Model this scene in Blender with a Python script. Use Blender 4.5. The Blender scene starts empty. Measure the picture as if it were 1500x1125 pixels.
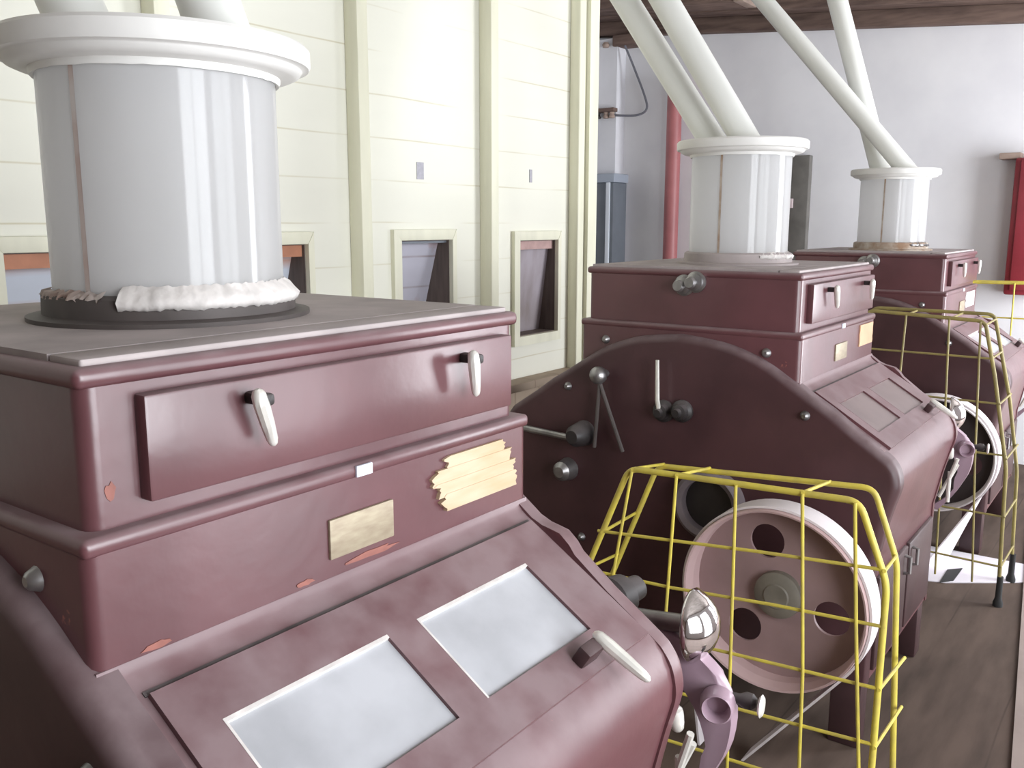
import bpy, bmesh, math, random
from mathutils import Vector, Matrix
random.seed(4)
R = math.radians
U = 0.785                     # metres per layout unit
FL = -1.88                    # floor height in layout units (0 = top of the mills)
SC = bpy.context.scene
COL = SC.collection

# ---------------------------------------------------------------- camera
cam = bpy.data.cameras.new('camera')
cam.sensor_width = 36.0
cam.lens = 36.0 * 1331.9 / 1500.0
cam.clip_start = 0.02
camo = bpy.data.objects.new('camera', cam); COL.objects.link(camo)
r_ = Vector((0.5898258, -0.8075294, 0.0013038)); u_ = Vector((0.1408071, 0.1044361, 0.9845133)); f_ = Vector((0.7951596, 0.5805078, -0.1753049))
m = Matrix.Identity(4)
for i in range(3):
    m[i][0] = r_[i]; m[i][1] = u_[i]; m[i][2] = -f_[i]
m.translation = Vector((-0.62897, -1.18455, 0.19489)) * U
camo.matrix_world = m
SC.camera = camo

# ---------------------------------------------------------------- light
w = bpy.data.worlds.new('sky'); SC.world = w; w.use_nodes = True
bg = w.node_tree.nodes['Background']
bg.inputs[0].default_value = (0.86, 0.93, 1.0, 1); bg.inputs[1].default_value = 1.3
SC.view_settings.view_transform = 'Standard'
SC.view_settings.look = 'None'
SC.view_settings.exposure = 0.10
SC.view_settings.gamma = 1.0
SC.view_settings.use_curve_mapping = False
WINS = [(-0.75, 1.0, -1.0), (1.4, 3.2, -1.78), (5.4, 7.3, -1.5)]        # openings in the aisle wall: x range, sill
WZ1, WY = 1.45, -3.4
def window_light(x0, x1, WZ0, power):
    l = bpy.data.lights.new('daylight', 'AREA'); l.shape = 'RECTANGLE'
    l.size = (x1 - x0) * U; l.size_y = (WZ1 - WZ0) * U; l.energy = power; l.color = (0.93, 0.96, 1.0)
    o = bpy.data.objects.new('daylight', l); COL.objects.link(o)
    o.location = Vector(((x0 + x1) / 2, WY - 0.22, (WZ0 + WZ1) / 2)) * U
    o.rotation_euler = (R(90), 0, 0)
for (a, b, c), p in zip(WINS, (96, 54, 200)):
    window_light(a, b, c, p)

# ---------------------------------------------------------------- materials
def mat(name, col, rough=0.6, metal=0.0, spec=0.5, var=0.0, vscale=6.0, vcol=None, dust=0.0, dustcol=(0.30, 0.26, 0.26), chips=None, chipcol=(0.5, 0.2, 0.14), bump=0.0, bscale=60.0, alpha=1.0, stretch=None):
    M = bpy.data.materials.new(name); M.use_nodes = True
    t = M.node_tree; n = t.nodes; L = t.links; b = n['Principled BSDF']
    b.inputs['Base Color'].default_value = (*col, 1); b.inputs['Roughness'].default_value = rough
    b.inputs['Metallic'].default_value = metal; b.inputs['Specular IOR Level'].default_value = spec
    b.inputs['Alpha'].default_value = alpha
    tc = n.new('ShaderNodeTexCoord'); co = tc.outputs['Object']
    if stretch:
        mp = n.new('ShaderNodeMapping'); mp.inputs['Scale'].default_value = stretch; L.new(co, mp.inputs[0]); co2 = mp.outputs[0]
    else: co2 = co
    cur = None
    def noise(sc, det=4, c=None):
        x = n.new('ShaderNodeTexNoise'); x.inputs['Scale'].default_value = sc; x.inputs['Detail'].default_value = det
        L.new(c or co, x.inputs['Vector']); return x.outputs['Fac']
    def ramp(f, lo, hi):
        x = n.new('ShaderNodeMapRange'); x.inputs[1].default_value = lo; x.inputs[2].default_value = hi; L.new(f, x.inputs[0]); return x.outputs[0]
    def mix(a, b_, fac):
        x = n.new('ShaderNodeMix'); x.data_type = 'RGBA'
        if isinstance(a, tuple): x.inputs[6].default_value = (*a, 1)
        else: L.new(a, x.inputs[6])
        if isinstance(b_, tuple): x.inputs[7].default_value = (*b_, 1)
        else: L.new(b_, x.inputs[7])
        if isinstance(fac, float): x.inputs[0].default_value = fac
        else: L.new(fac, x.inputs[0])
        return x.outputs[2]
    cur = col
    if var or vcol:
        vc = vcol or tuple(c * (1 - var) for c in col)
        cur = mix(cur, vc, ramp(noise(vscale, 6, co2), 0.35, 0.7))
    if chips:
        cur = mix(cur, chipcol, ramp(noise(chips, 5), 0.735, 0.75))
    if dust:
        g = n.new('ShaderNodeNewGeometry'); s = n.new('ShaderNodeSeparateXYZ'); L.new(g.outputs['Normal'], s.inputs[0])
        up = ramp(s.outputs[2], 0.15, 0.95)
        mm = n.new('ShaderNodeMath'); mm.operation = 'MULTIPLY'; L.new(up, mm.inputs[0])
        nn = ramp(noise(14, 8), 0.15, 0.62); L.new(nn, mm.inputs[1])
        m2 = n.new('ShaderNodeMath'); m2.operation = 'MULTIPLY'; L.new(mm.outputs[0], m2.inputs[0]); m2.inputs[1].default_value = dust
        cur = mix(cur, dustcol, m2.outputs[0])
        rr = n.new('ShaderNodeMapRange'); rr.inputs[3].default_value = rough; rr.inputs[4].default_value = 0.85; L.new(m2.outputs[0], rr.inputs[0]); L.new(rr.outputs[0], b.inputs['Roughness'])
    if not isinstance(cur, tuple): L.new(cur, b.inputs['Base Color'])
    if bump:
        bp = n.new('ShaderNodeBump'); bp.inputs['Strength'].default_value = bump; bp.inputs['Distance'].default_value = 0.01
        L.new(noise(bscale, 3, co2), bp.inputs['Height']); L.new(bp.outputs[0], b.inputs['Normal'])
    return M

def planks(name, col, line, period, axis=2, width=0.03, var=0.06, vscale=3.0, vcol=None, rough=0.7, stain=None, bump=0.0):
    """boards with thin joint lines every `period` metres along an axis"""
    M = mat(name, col, rough, var=var, vscale=vscale, vcol=vcol, spec=0.25, stretch=(0.5, 0.5, 2.5) if axis == 2 else (0.6, 3, 1))
    t = M.node_tree; n = t.nodes; L = t.links; b = n['Principled BSDF']
    tc = n.new('ShaderNodeTexCoord'); s = n.new('ShaderNodeSeparateXYZ'); L.new(tc.outputs['Object'], s.inputs[0])
    wob = n.new('ShaderNodeTexNoise'); wob.inputs['Scale'].default_value = 1.3; L.new(tc.outputs['Object'], wob.inputs['Vector'])
    ma = n.new('ShaderNodeMath'); ma.operation = 'MULTIPLY_ADD'; L.new(wob.outputs['Fac'], ma.inputs[0]); ma.inputs[1].default_value = 0.02; L.new(s.outputs[axis], ma.inputs[2])
    md = n.new('ShaderNodeMath'); md.operation = 'PINGPONG'; L.new(ma.outputs[0], md.inputs[0]); md.inputs[1].default_value = period / 2
    lt = n.new('ShaderNodeMapRange'); lt.inputs[1].default_value = 0.0; lt.inputs[2].default_value = width * period; lt.inputs[3].default_value = 1; lt.inputs[4].default_value = 0; L.new(md.outputs[0], lt.inputs[0])
    n2 = n.new('ShaderNodeTexNoise'); n2.inputs['Scale'].default_value = 2.2; n2.inputs['Detail'].default_value = 3; L.new(tc.outputs['Object'], n2.inputs['Vector'])
    r2 = n.new('ShaderNodeMapRange'); r2.inputs[1].default_value = 0.38; r2.inputs[2].default_value = 0.62; L.new(n2.outputs['Fac'], r2.inputs[0])
    mu = n.new('ShaderNodeMath'); mu.operation = 'MULTIPLY'; L.new(lt.outputs[0], mu.inputs[0]); L.new(r2.outputs[0], mu.inputs[1])
    x = n.new('ShaderNodeMix'); x.data_type = 'RGBA'; L.new(mu.outputs[0], x.inputs[0])
    src = b.inputs['Base Color'].links[0].from_socket if b.inputs['Base Color'].links else None
    if src: L.new(src, x.inputs[6])
    else: x.inputs[6].default_value = (*col, 1)
    x.inputs[7].default_value = (*line, 1); out = x.outputs[2]
    if stain:
        n3 = n.new('ShaderNodeTexNoise'); n3.inputs['Scale'].default_value = 5; n3.inputs['Detail'].default_value = 5; L.new(tc.outputs['Object'], n3.inputs['Vector'])
        r3 = n.new('ShaderNodeMapRange'); r3.inputs[1].default_value = 0.5; r3.inputs[2].default_value = 0.62; L.new(n3.outputs['Fac'], r3.inputs[0])
        y = n.new('ShaderNodeMix'); y.data_type = 'RGBA'; L.new(r3.outputs[0], y.inputs[0]); L.new(out, y.inputs[6]); y.inputs[7].default_value = (*stain, 1); out = y.outputs[2]
    L.new(out, b.inputs['Base Color'])
    return M

BURG = mat('burgundy_enamel', (0.140, 0.056, 0.063), 0.30, spec=0.75, var=0.25, vscale=5, dust=0.6, dustcol=(0.33, 0.26, 0.27), chips=11, chipcol=(0.36, 0.13, 0.10), bump=0.06, bscale=25)
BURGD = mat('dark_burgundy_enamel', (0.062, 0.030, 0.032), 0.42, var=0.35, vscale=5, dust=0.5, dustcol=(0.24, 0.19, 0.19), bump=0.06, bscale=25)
BURGSHADE = mat('shaded_burgundy_enamel', (0.080, 0.035, 0.039), 0.42, var=0.3, vscale=5, dust=0.6, dustcol=(0.33, 0.26, 0.27), bump=0.05, bscale=25)  # same enamel made darker: shade of the near ends put into the colour
DUST = mat('dusty_top', (0.46, 0.405, 0.40), 0.75, var=0.25, vscale=9, spec=0.3)
IRON = mat('black_iron', (0.035, 0.03, 0.03), 0.45, var=0.3, vscale=12, dust=0.4)
COLLAR = mat('dusty_collar', (0.105, 0.088, 0.083), 0.6, var=0.35, vscale=12)
STEEL = mat('worn_steel', (0.42, 0.41, 0.41), 0.35, 0.85, var=0.4, vscale=20)
CHROME = mat('chrome', (0.85, 0.82, 0.82), 0.06, 1.0)
NICKEL = mat('nickel_handle', (0.86, 0.84, 0.78), 0.3, 0.35, var=0.15, vscale=30)
PANE = mat('dusty_pane', (0.52, 0.53, 0.56), 0.28, var=0.28, vscale=7, spec=0.6)
PANEB = mat('brown_dusty_pane', (0.24, 0.185, 0.18), 0.4, var=0.2, vscale=7)
WEBD = mat('black_pulley_web', (0.035, 0.025, 0.025), 0.6)
HUBM = mat('olive_hub', (0.21, 0.19, 0.155), 0.6, var=0.3, vscale=14)
RINGM = mat('dusty_ring', (0.19, 0.155, 0.165), 0.6, var=0.3, vscale=10)
BRASS = mat('brass_plate', (0.40, 0.34, 0.24), 0.45, 0.25, vcol=(0.30, 0.24, 0.17), vscale=30, stretch=(1, 1, 3.5))
TAPE1 = mat('tan_tape', (0.60, 0.47, 0.33), 0.7, vcol=(0.52, 0.38, 0.23), vscale=9, stretch=(1, 1, 5))
TAPE2 = mat('peach_tape', (0.66, 0.40, 0.24), 0.7, var=0.2, vscale=9)
TAPE3 = mat('white_tape', (0.88, 0.88, 0.86), 0.6)
CHIP = mat('salmon_chip', (0.30, 0.11, 0.085), 0.6, var=0.3, vscale=40)
TAG = mat('pale_tag', (0.72, 0.75, 0.85), 0.4)
WHITE = mat('white_paint', (0.80, 0.79, 0.76), 0.45, var=0.10, vscale=7)
PIPEW = mat('pipe_white', (0.80, 0.81, 0.77), 0.4, var=0.08, vscale=3)
PUTTY = mat('white_putty', (0.78, 0.74, 0.71), 0.7, var=0.25, vscale=24, bump=0.35, bscale=30)
RUST = mat('rust_seam', (0.30, 0.19, 0.12), 0.7, vcol=(0.55, 0.5, 0.44), vscale=18)
SEAM = mat('seam_strip', (0.55, 0.50, 0.47), 0.5, vcol=(0.42, 0.30, 0.26), vscale=14)
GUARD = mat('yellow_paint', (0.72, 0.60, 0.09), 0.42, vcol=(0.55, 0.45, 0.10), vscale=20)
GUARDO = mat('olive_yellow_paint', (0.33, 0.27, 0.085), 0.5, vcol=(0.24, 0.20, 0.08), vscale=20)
RUBBER = mat('black_rubber', (0.02, 0.02, 0.02), 0.7)
PULLEY = mat('pulley_pink_white', (0.62, 0.45, 0.45), 0.5, vcol=(0.48, 0.33, 0.33), vscale=4)
BELT = mat('belt_white', (0.80, 0.74, 0.76), 0.65, var=0.1, vscale=5)
WEB = mat('pulley_web', (0.36, 0.245, 0.245), 0.5, vcol=(0.25, 0.17, 0.165), vscale=4)
WHEELM = mat('handwheel_mauve', (0.40, 0.28, 0.34), 0.30, var=0.2, vscale=4)
CREAM = planks('cream_boards', (0.80, 0.795, 0.70), (0.60, 0.56, 0.41), 0.158, width=0.026, var=0.04, vscale=2.0)
CREAMT = mat('cream_trim', (0.78, 0.77, 0.62), 0.55, var=0.12, vscale=5, stretch=(3, 3, 0.6))
POST = mat('cream_post', (0.84, 0.83, 0.66), 0.55, var=0.12, vscale=4, stretch=(3, 3, 0.5))
PLASTER = mat('lavender_plaster', (0.86, 0.855, 0.88), 0.85, vcol=(0.77, 0.765, 0.80), vscale=2.2, spec=0.2, bump=0.15, bscale=8)
PIER = mat('white_plaster', (0.80, 0.80, 0.84), 0.8, var=0.08, vscale=3, spec=0.2)
TIMBER = mat('brown_timber', (0.21, 0.145, 0.12), 0.8, vcol=(0.11, 0.075, 0.065), vscale=7, stretch=(4, 0.6, 4), spec=0.2)
TIMBERL = mat('pale_timber', (0.42, 0.32, 0.27), 0.8, var=0.3, vscale=7, spec=0.2)
CEIL = planks('ceiling_boards', (0.46, 0.42, 0.39), (0.15, 0.12, 0.10), 0.16, axis=0, width=0.06, var=0.4)
FLOOR = planks('brown_floor', (0.125, 0.088, 0.070), (0.05, 0.035, 0.03), 0.3, axis=1, width=0.015, var=0.4, vscale=5, rough=0.75)
FLOORL = mat('pale_floor_strip', (0.36, 0.29, 0.26), 0.8, var=0.15, vscale=6)
FLOORW = mat('white_floor_slab', (0.80, 0.76, 0.82), 0.7, var=0.12, vscale=5)
REDP = mat('red_pole', (0.46, 0.16, 0.165), 0.45, var=0.2, vscale=5)
REDB = mat('red_box', (0.30, 0.035, 0.05), 0.4, var=0.2, vscale=6)
GREYL = mat('grey_locker', (0.16, 0.18, 0.21), 0.45, var=0.2, vscale=4)
GREYT = mat('blue_grey_steel', (0.34, 0.38, 0.45), 0.4)
STRIP = mat('bright_edge_strip', (0.72, 0.77, 0.84), 0.4)
OLIVE = mat('olive_board', (0.19, 0.18, 0.165), 0.7, var=0.3, vscale=9)
PINKL = mat('pink_label', (0.75, 0.62, 0.64), 0.6)
CABLE = mat('grey_cable', (0.16, 0.16, 0.19), 0.5)
CHUTE = planks('chute_boards', (0.50, 0.49, 0.56), (0.25, 0.18, 0.18), 0.13, width=0.05, var=0.1, stain=(0.42, 0.26, 0.26))
CHUTEB = planks('chute_boards_pale', (0.62, 0.66, 0.74), (0.50, 0.22, 0.12), 0.13, width=0.25, var=0.1)
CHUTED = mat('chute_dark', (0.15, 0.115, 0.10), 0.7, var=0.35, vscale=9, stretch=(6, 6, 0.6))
ORANGE = mat('orange_lath', (0.50, 0.22, 0.13), 0.7, var=0.2, vscale=14)
PINKLATH = mat('pinkish_lath', (0.50, 0.33, 0.31), 0.7, var=0.25, vscale=18)
CHUTEG = mat('grey_chute', (0.36, 0.32, 0.355), 0.6, vcol=(0.24, 0.20, 0.20), vscale=5, stretch=(2, 2, .8))
LEDGE = planks('brown_ledge', (0.42, 0.33, 0.25), (0.2, 0.14, 0.1), 0.2, axis=0, var=0.3)
TICKET = mat('grey_ticket', (0.44, 0.43, 0.48), 0.6, var=0.2, vscale=60)
def glass_mat():
    M = mat('cloudy_acrylic', (0.76, 0.76, 0.77), 0.08, vcol=(0.68, 0.675, 0.67), vscale=3.5, stretch=(1, 1, 0.6), spec=0.7)
    t = M.node_tree; n = t.nodes; L = t.links; b = n['Principled BSDF']; b.inputs['Alpha'].default_value = 0.62
    tr = n.new('ShaderNodeBsdfTranslucent'); tr.inputs[0].default_value = (0.93, 0.93, 0.93, 1)
    mx = n.new('ShaderNodeMixShader'); mx.inputs[0].default_value = 0.46
    L.new(b.outputs[0], mx.inputs[1]); L.new(tr.outputs[0], mx.inputs[2]); L.new(mx.outputs[0], n['Material Output'].inputs[0])
    return M
ACRYL = glass_mat()

# ---------------------------------------------------------------- mesh helpers
class MB:
    def __init__(s): s.b = bmesh.new(); s.mi = 0
    def _new(s, f0, bevel=0.0, seg=2, lim=None):
        faces = [f for f in s.b.faces if f.index == -1 or f.index >= f0]
        return faces
    def _mark(s): s.b.faces.index_update(); s.b.verts.index_update(); s.b.edges.index_update(); return len(s.b.faces), len(s.b.verts), len(s.b.edges)
    def _fin(s, mk, bevel=0.0, seg=2, edges=None):
        b = s.b; b.faces.ensure_lookup_table(); b.edges.ensure_lookup_table(); b.verts.ensure_lookup_table()
        if bevel > 0:
            es = list(b.edges)[mk[2]:]
            if edges: es = [e for e in es if edges(e)]
            bmesh.ops.bevel(b, geom=es, offset=bevel, segments=seg, affect='EDGES', profile=0.5, clamp_overlap=True)
        b.faces.ensure_lookup_table()
        for f in list(b.faces)[mk[0]:] if not bevel else b.faces:
            if f.tag is False:
                f.material_index = s.mi; f.tag = True
        return s
    def box(s, x0, y0, z0, x1, y1, z1, bevel=0.0, seg=2, edges=None):
        mk = s._mark(); b = s.b
        x0, x1 = sorted((x0, x1)); y0, y1 = sorted((y0, y1)); z0, z1 = sorted((z0, z1))
        v = [b.verts.new(p) for p in ((x0,y0,z0),(x1,y0,z0),(x1,y1,z0),(x0,y1,z0),(x0,y0,z1),(x1,y0,z1),(x1,y1,z1),(x0,y1,z1))]
        for q in ((0,3,2,1),(4,5,6,7),(0,1,5,4),(1,2,6,5),(2,3,7,6),(3,0,4,7)): b.faces.new([v[i] for i in q])
        return s._fin(mk, bevel, seg, edges)
    def hexa(s, pts, bevel=0.0, seg=2):
        mk = s._mark(); b = s.b; v = [b.verts.new(p) for p in pts]
        for q in ((0,3,2,1),(4,5,6,7),(0,1,5,4),(1,2,6,5),(2,3,7,6),(3,0,4,7)): b.faces.new([v[i] for i in q])
        return s._fin(mk, bevel, seg)
    def prism(s, poly, x0, x1, axis=0, bevel=0.0, seg=2, edges=None):
        """polygon in the plane normal to axis, extruded x0..x1"""
        mk = s._mark(); b = s.b
        def P(a, q):
            if axis == 0: return (a, q[0], q[1])
            if axis == 1: return (q[0], a, q[1])
            return (q[0], q[1], a)
        A = [b.verts.new(P(x0, q)) for q in poly]; B = [b.verts.new(P(x1, q)) for q in poly]
        n = len(poly)
        b.faces.new(A); b.faces.new(B[::-1])
        for i in range(n): b.faces.new((A[i], B[i], B[(i+1) % n], A[(i+1) % n]))
        return s._fin(mk, bevel, seg, edges)
    def plate(s, poly, xo, xi, b_, n=6):
        """slab in the yz plane whose outer (xo) edge is rolled with radius b_"""
        mk = s._mark(); b = s.b; N = len(poly); nr = []
        for i in range(N):
            p0, p1, p2 = Vector(poly[i-1]), Vector(poly[i]), Vector(poly[(i+1) % N])
            e0, e1 = (p1-p0).normalized(), (p2-p1).normalized(); q = Vector((-e0.y-e1.y, e0.x+e1.x)); q.normalize(); nr.append(q / max(.6, q.dot(Vector((-e0.y, e0.x)))))
        ar = sum(poly[i-1][0]*poly[i][1] - poly[i][0]*poly[i-1][1] for i in range(N)); sg = 1 if ar > 0 else -1
        dx = 1 if xi > xo else -1; rings = []
        for k in range(n+1):
            a = R(90*k/n); off = b_*(1-math.sin(a)); x = xo + dx*b_*(1-math.cos(a))
            rings.append([b.verts.new((x, p[0] + q.x*off*sg, p[1] + q.y*off*sg)) for p, q in zip(poly, nr)])
        rings.append([b.verts.new((xi, *p)) for p in poly])
        for A, B in zip(rings, rings[1:]):
            for i in range(N): b.faces.new((A[i], A[(i+1) % N], B[(i+1) % N], B[i]))
        b.faces.new(rings[0]); b.faces.new(rings[-1])
        return s._fin(mk)
    def lathe(s, prof, c, ax=(0,0,1), seg=48, a0=0.0, a1=360.0, jit=0.0, seed=0):
        """profile [(radius, height)] turned about an axis"""
        mk = s._mark(); b = s.b; rnd = random.Random(seed)
        z = Vector(ax).normalized(); x = z.orthogonal().normalized() if abs(z.z) < 0.99 else Vector((1,0,0)); y = z.cross(x); c = Vector(c)
        full = abs(a1 - a0) >= 359.9
        N = seg if full else seg + 1
        rows = []
        for (r, h) in prof:
            if r < 1e-6: rows.append([b.verts.new(c + z*h)]); continue
            row = []
            for i in range(N):
                a = R(a0 + (a1 - a0) * i / seg); rr = r + (rnd.uniform(-jit, jit)); hh = h + rnd.uniform(-jit, jit)
                row.append(b.verts.new(c + z*hh + (x*math.cos(a) + y*math.sin(a))*rr))
            rows.append(row)
        for A, B in zip(rows, rows[1:]):
            for i in range(seg):
                j = (i+1) % N if full else i+1
                if len(A) == 1 and len(B) == 1: continue
                if len(A) == 1: b.faces.new((A[0], B[i], B[j]))
                elif len(B) == 1: b.faces.new((A[i], B[0], A[j]))
                else: b.faces.new((A[i], B[i], B[j], A[j]))
        return s._fin(mk)
    def cyl(s, p0, p1, r0, r1=None, seg=20):
        p0, p1 = Vector(p0), Vector(p1); d = p1 - p0; r1 = r0 if r1 is None else r1
        return s.lathe([(0, 0), (r0, 0), (r1, d.length), (0, d.length)], p0, d, seg)
    def ball(s, c, r, sq=(1,1,1), seg=16):
        mk = s._mark()
        bmesh.ops.create_uvsphere(s.b, u_segments=seg, v_segments=seg//2, radius=1, matrix=Matrix.Translation(c) @ Matrix.Diagonal((r*sq[0], r*sq[1], r*sq[2], 1)))
        return s._fin(mk)
    def tube(s, pts, r, seg=10, closed=False, flat=None):
        mk = s._mark(); b = s.b; P = [Vector(p) for p in pts]; n = len(P)
        rad = r if isinstance(r, (list, tuple)) else [r]*n
        rings = []; up = None
        for i, p in enumerate(P):
            if closed: t = (P[(i+1) % n] - P[i-1])
            else: t = P[min(i+1, n-1)] - P[max(i-1, 0)]
            t.normalize()
            if up is None: up = t.orthogonal().normalized()
            else:
                up = up - t*up.dot(t)
                up = up.normalized() if up.length > 1e-6 else t.orthogonal().normalized()
            sd = t.cross(up)
            rings.append([b.verts.new(p + (up*math.cos(2*math.pi*k/seg) + sd*math.sin(2*math.pi*k/seg))*rad[i]) for k in range(seg)])
        m_ = n if closed else n-1
        for i in range(m_):
            A, B = rings[i], rings[(i+1) % n]
            for k in range(seg): b.faces.new((A[k], A[(k+1) % seg], B[(k+1) % seg], B[k]))
        if not closed: b.faces.new(rings[0][::-1]); b.faces.new(rings[-1])
        return s._fin(mk)
    def build(s, name, mats, parent=None, org=None, smooth=True, sharp=35):
        if not isinstance(mats, (list, tuple)): mats = [mats]
        b = s.b
        bmesh.ops.recalc_face_normals(b, faces=b.faces)
        o3 = Vector(org) if org is not None else (parent['org_'] if parent is not None and 'org_' in parent else Vector((0,0,0)))
        o3 = Vector(o3)
        bmesh.ops.transform(b, matrix=Matrix.Scale(U, 4) @ Matrix.Translation(-o3), verts=b.verts)
        me = bpy.data.meshes.new(name); b.to_mesh(me); b.free()
        for mm in mats: me.materials.append(mm)
        if smooth:
            me.polygons.foreach_set('use_smooth', [True]*len(me.polygons)); me.set_sharp_from_angle(angle=R(sharp))
        o = bpy.data.objects.new(name, me); COL.objects.link(o)
        if parent is not None: o.parent = parent
        else: o.location = o3 * U
        return o
ORG = {}
def thing(name, org, label, cat, group=None):
    o = bpy.data.objects.new(name, None); COL.objects.link(o)
    o.empty_display_size = 0.1
    o.location = Vector(org) * U; o['label'] = label; o['category'] = cat
    if group: o['group'] = group
    ORG[o.name] = Vector(org)
    return o
def part(name, mb, mats, th, **k):
    return mb.build(name, mats, th, org=ORG[th.name], **k)
def sub(name, mb, mats, par, th, **k):
    o = mb.build(name, mats, par, org=ORG[th.name], **k); return o
def solo(name, mb, mats, org, label, cat, group=None, **k):
    o = mb.build(name, mats, None, org=org, **k); o['label'] = label; o['category'] = cat
    if group: o['group'] = group
    return o
def struct(name, mb, mats, **k):
    o = mb.build(name, mats, None, org=(0,0,0), **k); o['kind'] = 'structure'; return o
def copy_tree(o, delta, parent=None):
    c = o.copy(); COL.objects.link(c)
    if parent is None: c.location = o.location + Vector(delta) * U
    else: c.parent = parent; c.matrix_parent_inverse = o.matrix_parent_inverse
    for ch in list(o.children): copy_tree(ch, delta, c)
    return c
def lerp(a, b, t): return a + (b - a) * t

# ---------------------------------------------------------------- the room
FARX, BINY, BACKX, RECY = 8.2, 2.0, -3.3, 4.4
def ceil_z(y): return 2.42 + 0.083 * (y - 2.8)
struct('floor', MB().box(BACKX-.2, WY-.2, FL-.12, FARX+.2, RECY+.2, FL), FLOOR)
mb = MB(); mb.hexa([(BACKX-.2, WY-.2, ceil_z(WY-.2)), (FARX+.2, WY-.2, ceil_z(WY-.2)), (FARX+.2, RECY+.2, ceil_z(RECY+.2)), (BACKX-.2, RECY+.2, ceil_z(RECY+.2)),
                    (BACKX-.2, WY-.2, ceil_z(WY-.2)+.12), (FARX+.2, WY-.2, ceil_z(WY-.2)+.12), (FARX+.2, RECY+.2, ceil_z(RECY+.2)+.12), (BACKX-.2, RECY+.2, ceil_z(RECY+.2)+.12)])
struct('ceiling', mb, CEIL)
struct('wall_far', MB().box(FARX, WY-.2, FL, FARX+.2, RECY+.2, ceil_z(RECY)), PLASTER)
struct('wall_back', MB().box(BACKX-.2, WY-.2, FL, BACKX, RECY+.2, ceil_z(RECY)), TIMBER)
struct('wall_recess', MB().box(4.56, RECY, FL, FARX, RECY+.2, ceil_z(RECY)), PLASTER)
# aisle wall with its window openings
mb = MB(); xs = BACKX
for a, b, WZ0 in WINS:
    mb.box(xs, WY-.2, FL, a, WY, ceil_z(WY)); mb.box(a, WY-.2, FL, b, WY, WZ0); mb.box(a, WY-.2, WZ1, b, WY, ceil_z(WY)); xs = b
mb.box(xs, WY-.2, FL, FARX, WY, ceil_z(WY))
struct('wall_right', mb, PIER)
for k, (a, b, WZ0) in enumerate(WINS):
    mb = MB(); t = .05
    mb.box(a, WY-.16, WZ0, a+t, WY-.08, WZ1).box(b-t, WY-.16, WZ0, b, WY-.08, WZ1).box(a+t, WY-.16, WZ0, b-t, WY-.08, WZ0+t).box(a+t, WY-.16, WZ1-t, b-t, WY-.08, WZ1)
    mb.box((a+b)/2-.03, WY-.15, WZ0+t, (a+b)/2+.03, WY-.09, WZ1-t)
    struct('window_%d' % (k+1), mb, WHITE)
# bin wall (cream boards) with hatch openings
HT = [(0.835, 1.20, -0.44, 0.090), (1.75, 2.155, -0.46, 0.096), (2.762, 3.16, -0.47, 0.102), (3.78, 4.19, -0.485, 0.087)]
mb = MB(); xs = BACKX; WB = -0.74
for x0, x1, z0, z1 in HT:
    mb.box(xs, BINY, WB, x0, BINY+.05, ceil_z(BINY)); mb.box(x0, BINY, WB, x1, BINY+.05, z0); mb.box(x0, BINY, z1, x1, BINY+.05, ceil_z(BINY)); xs = x1
mb.box(xs, BINY, WB, 4.34, BINY+.05, ceil_z(BINY))
struct('wall_left', mb, CREAM, smooth=False)
struct('wall_bin_end', MB().box(4.34, BINY+.001, FL, 4.56, RECY+.2, ceil_z(RECY)), CREAMT)
struct('wall_bin_base', MB().box(BACKX, BINY+.03, FL, 4.34, BINY+.10, WB), LEDGE)
struct('trim_1', MB().box(BACKX, BINY-.12, WB-.05, 4.335, BINY+.03, WB, bevel=.008), LEDGE)
# posts dividing the bays
for k, x in enumerate((0.40, 1.415, 2.433, 3.425)):
    struct('trim_%d' % (k+2), MB().box(x, BINY-.085, WB, x+.068, BINY, ceil_z(BINY-.1), bevel=.006), POST)
mb = MB()
for q0, q1, dp in ((4.335, 4.41, .075), (4.415, 4.455, .10), (4.46, 4.505, .085), (4.51, 4.56, .075)):
    mb.box(q0, BINY-dp, FL, q1, BINY+.001, ceil_z(BINY-.1), bevel=.009)
struct('trim_6', mb, POST)
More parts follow.
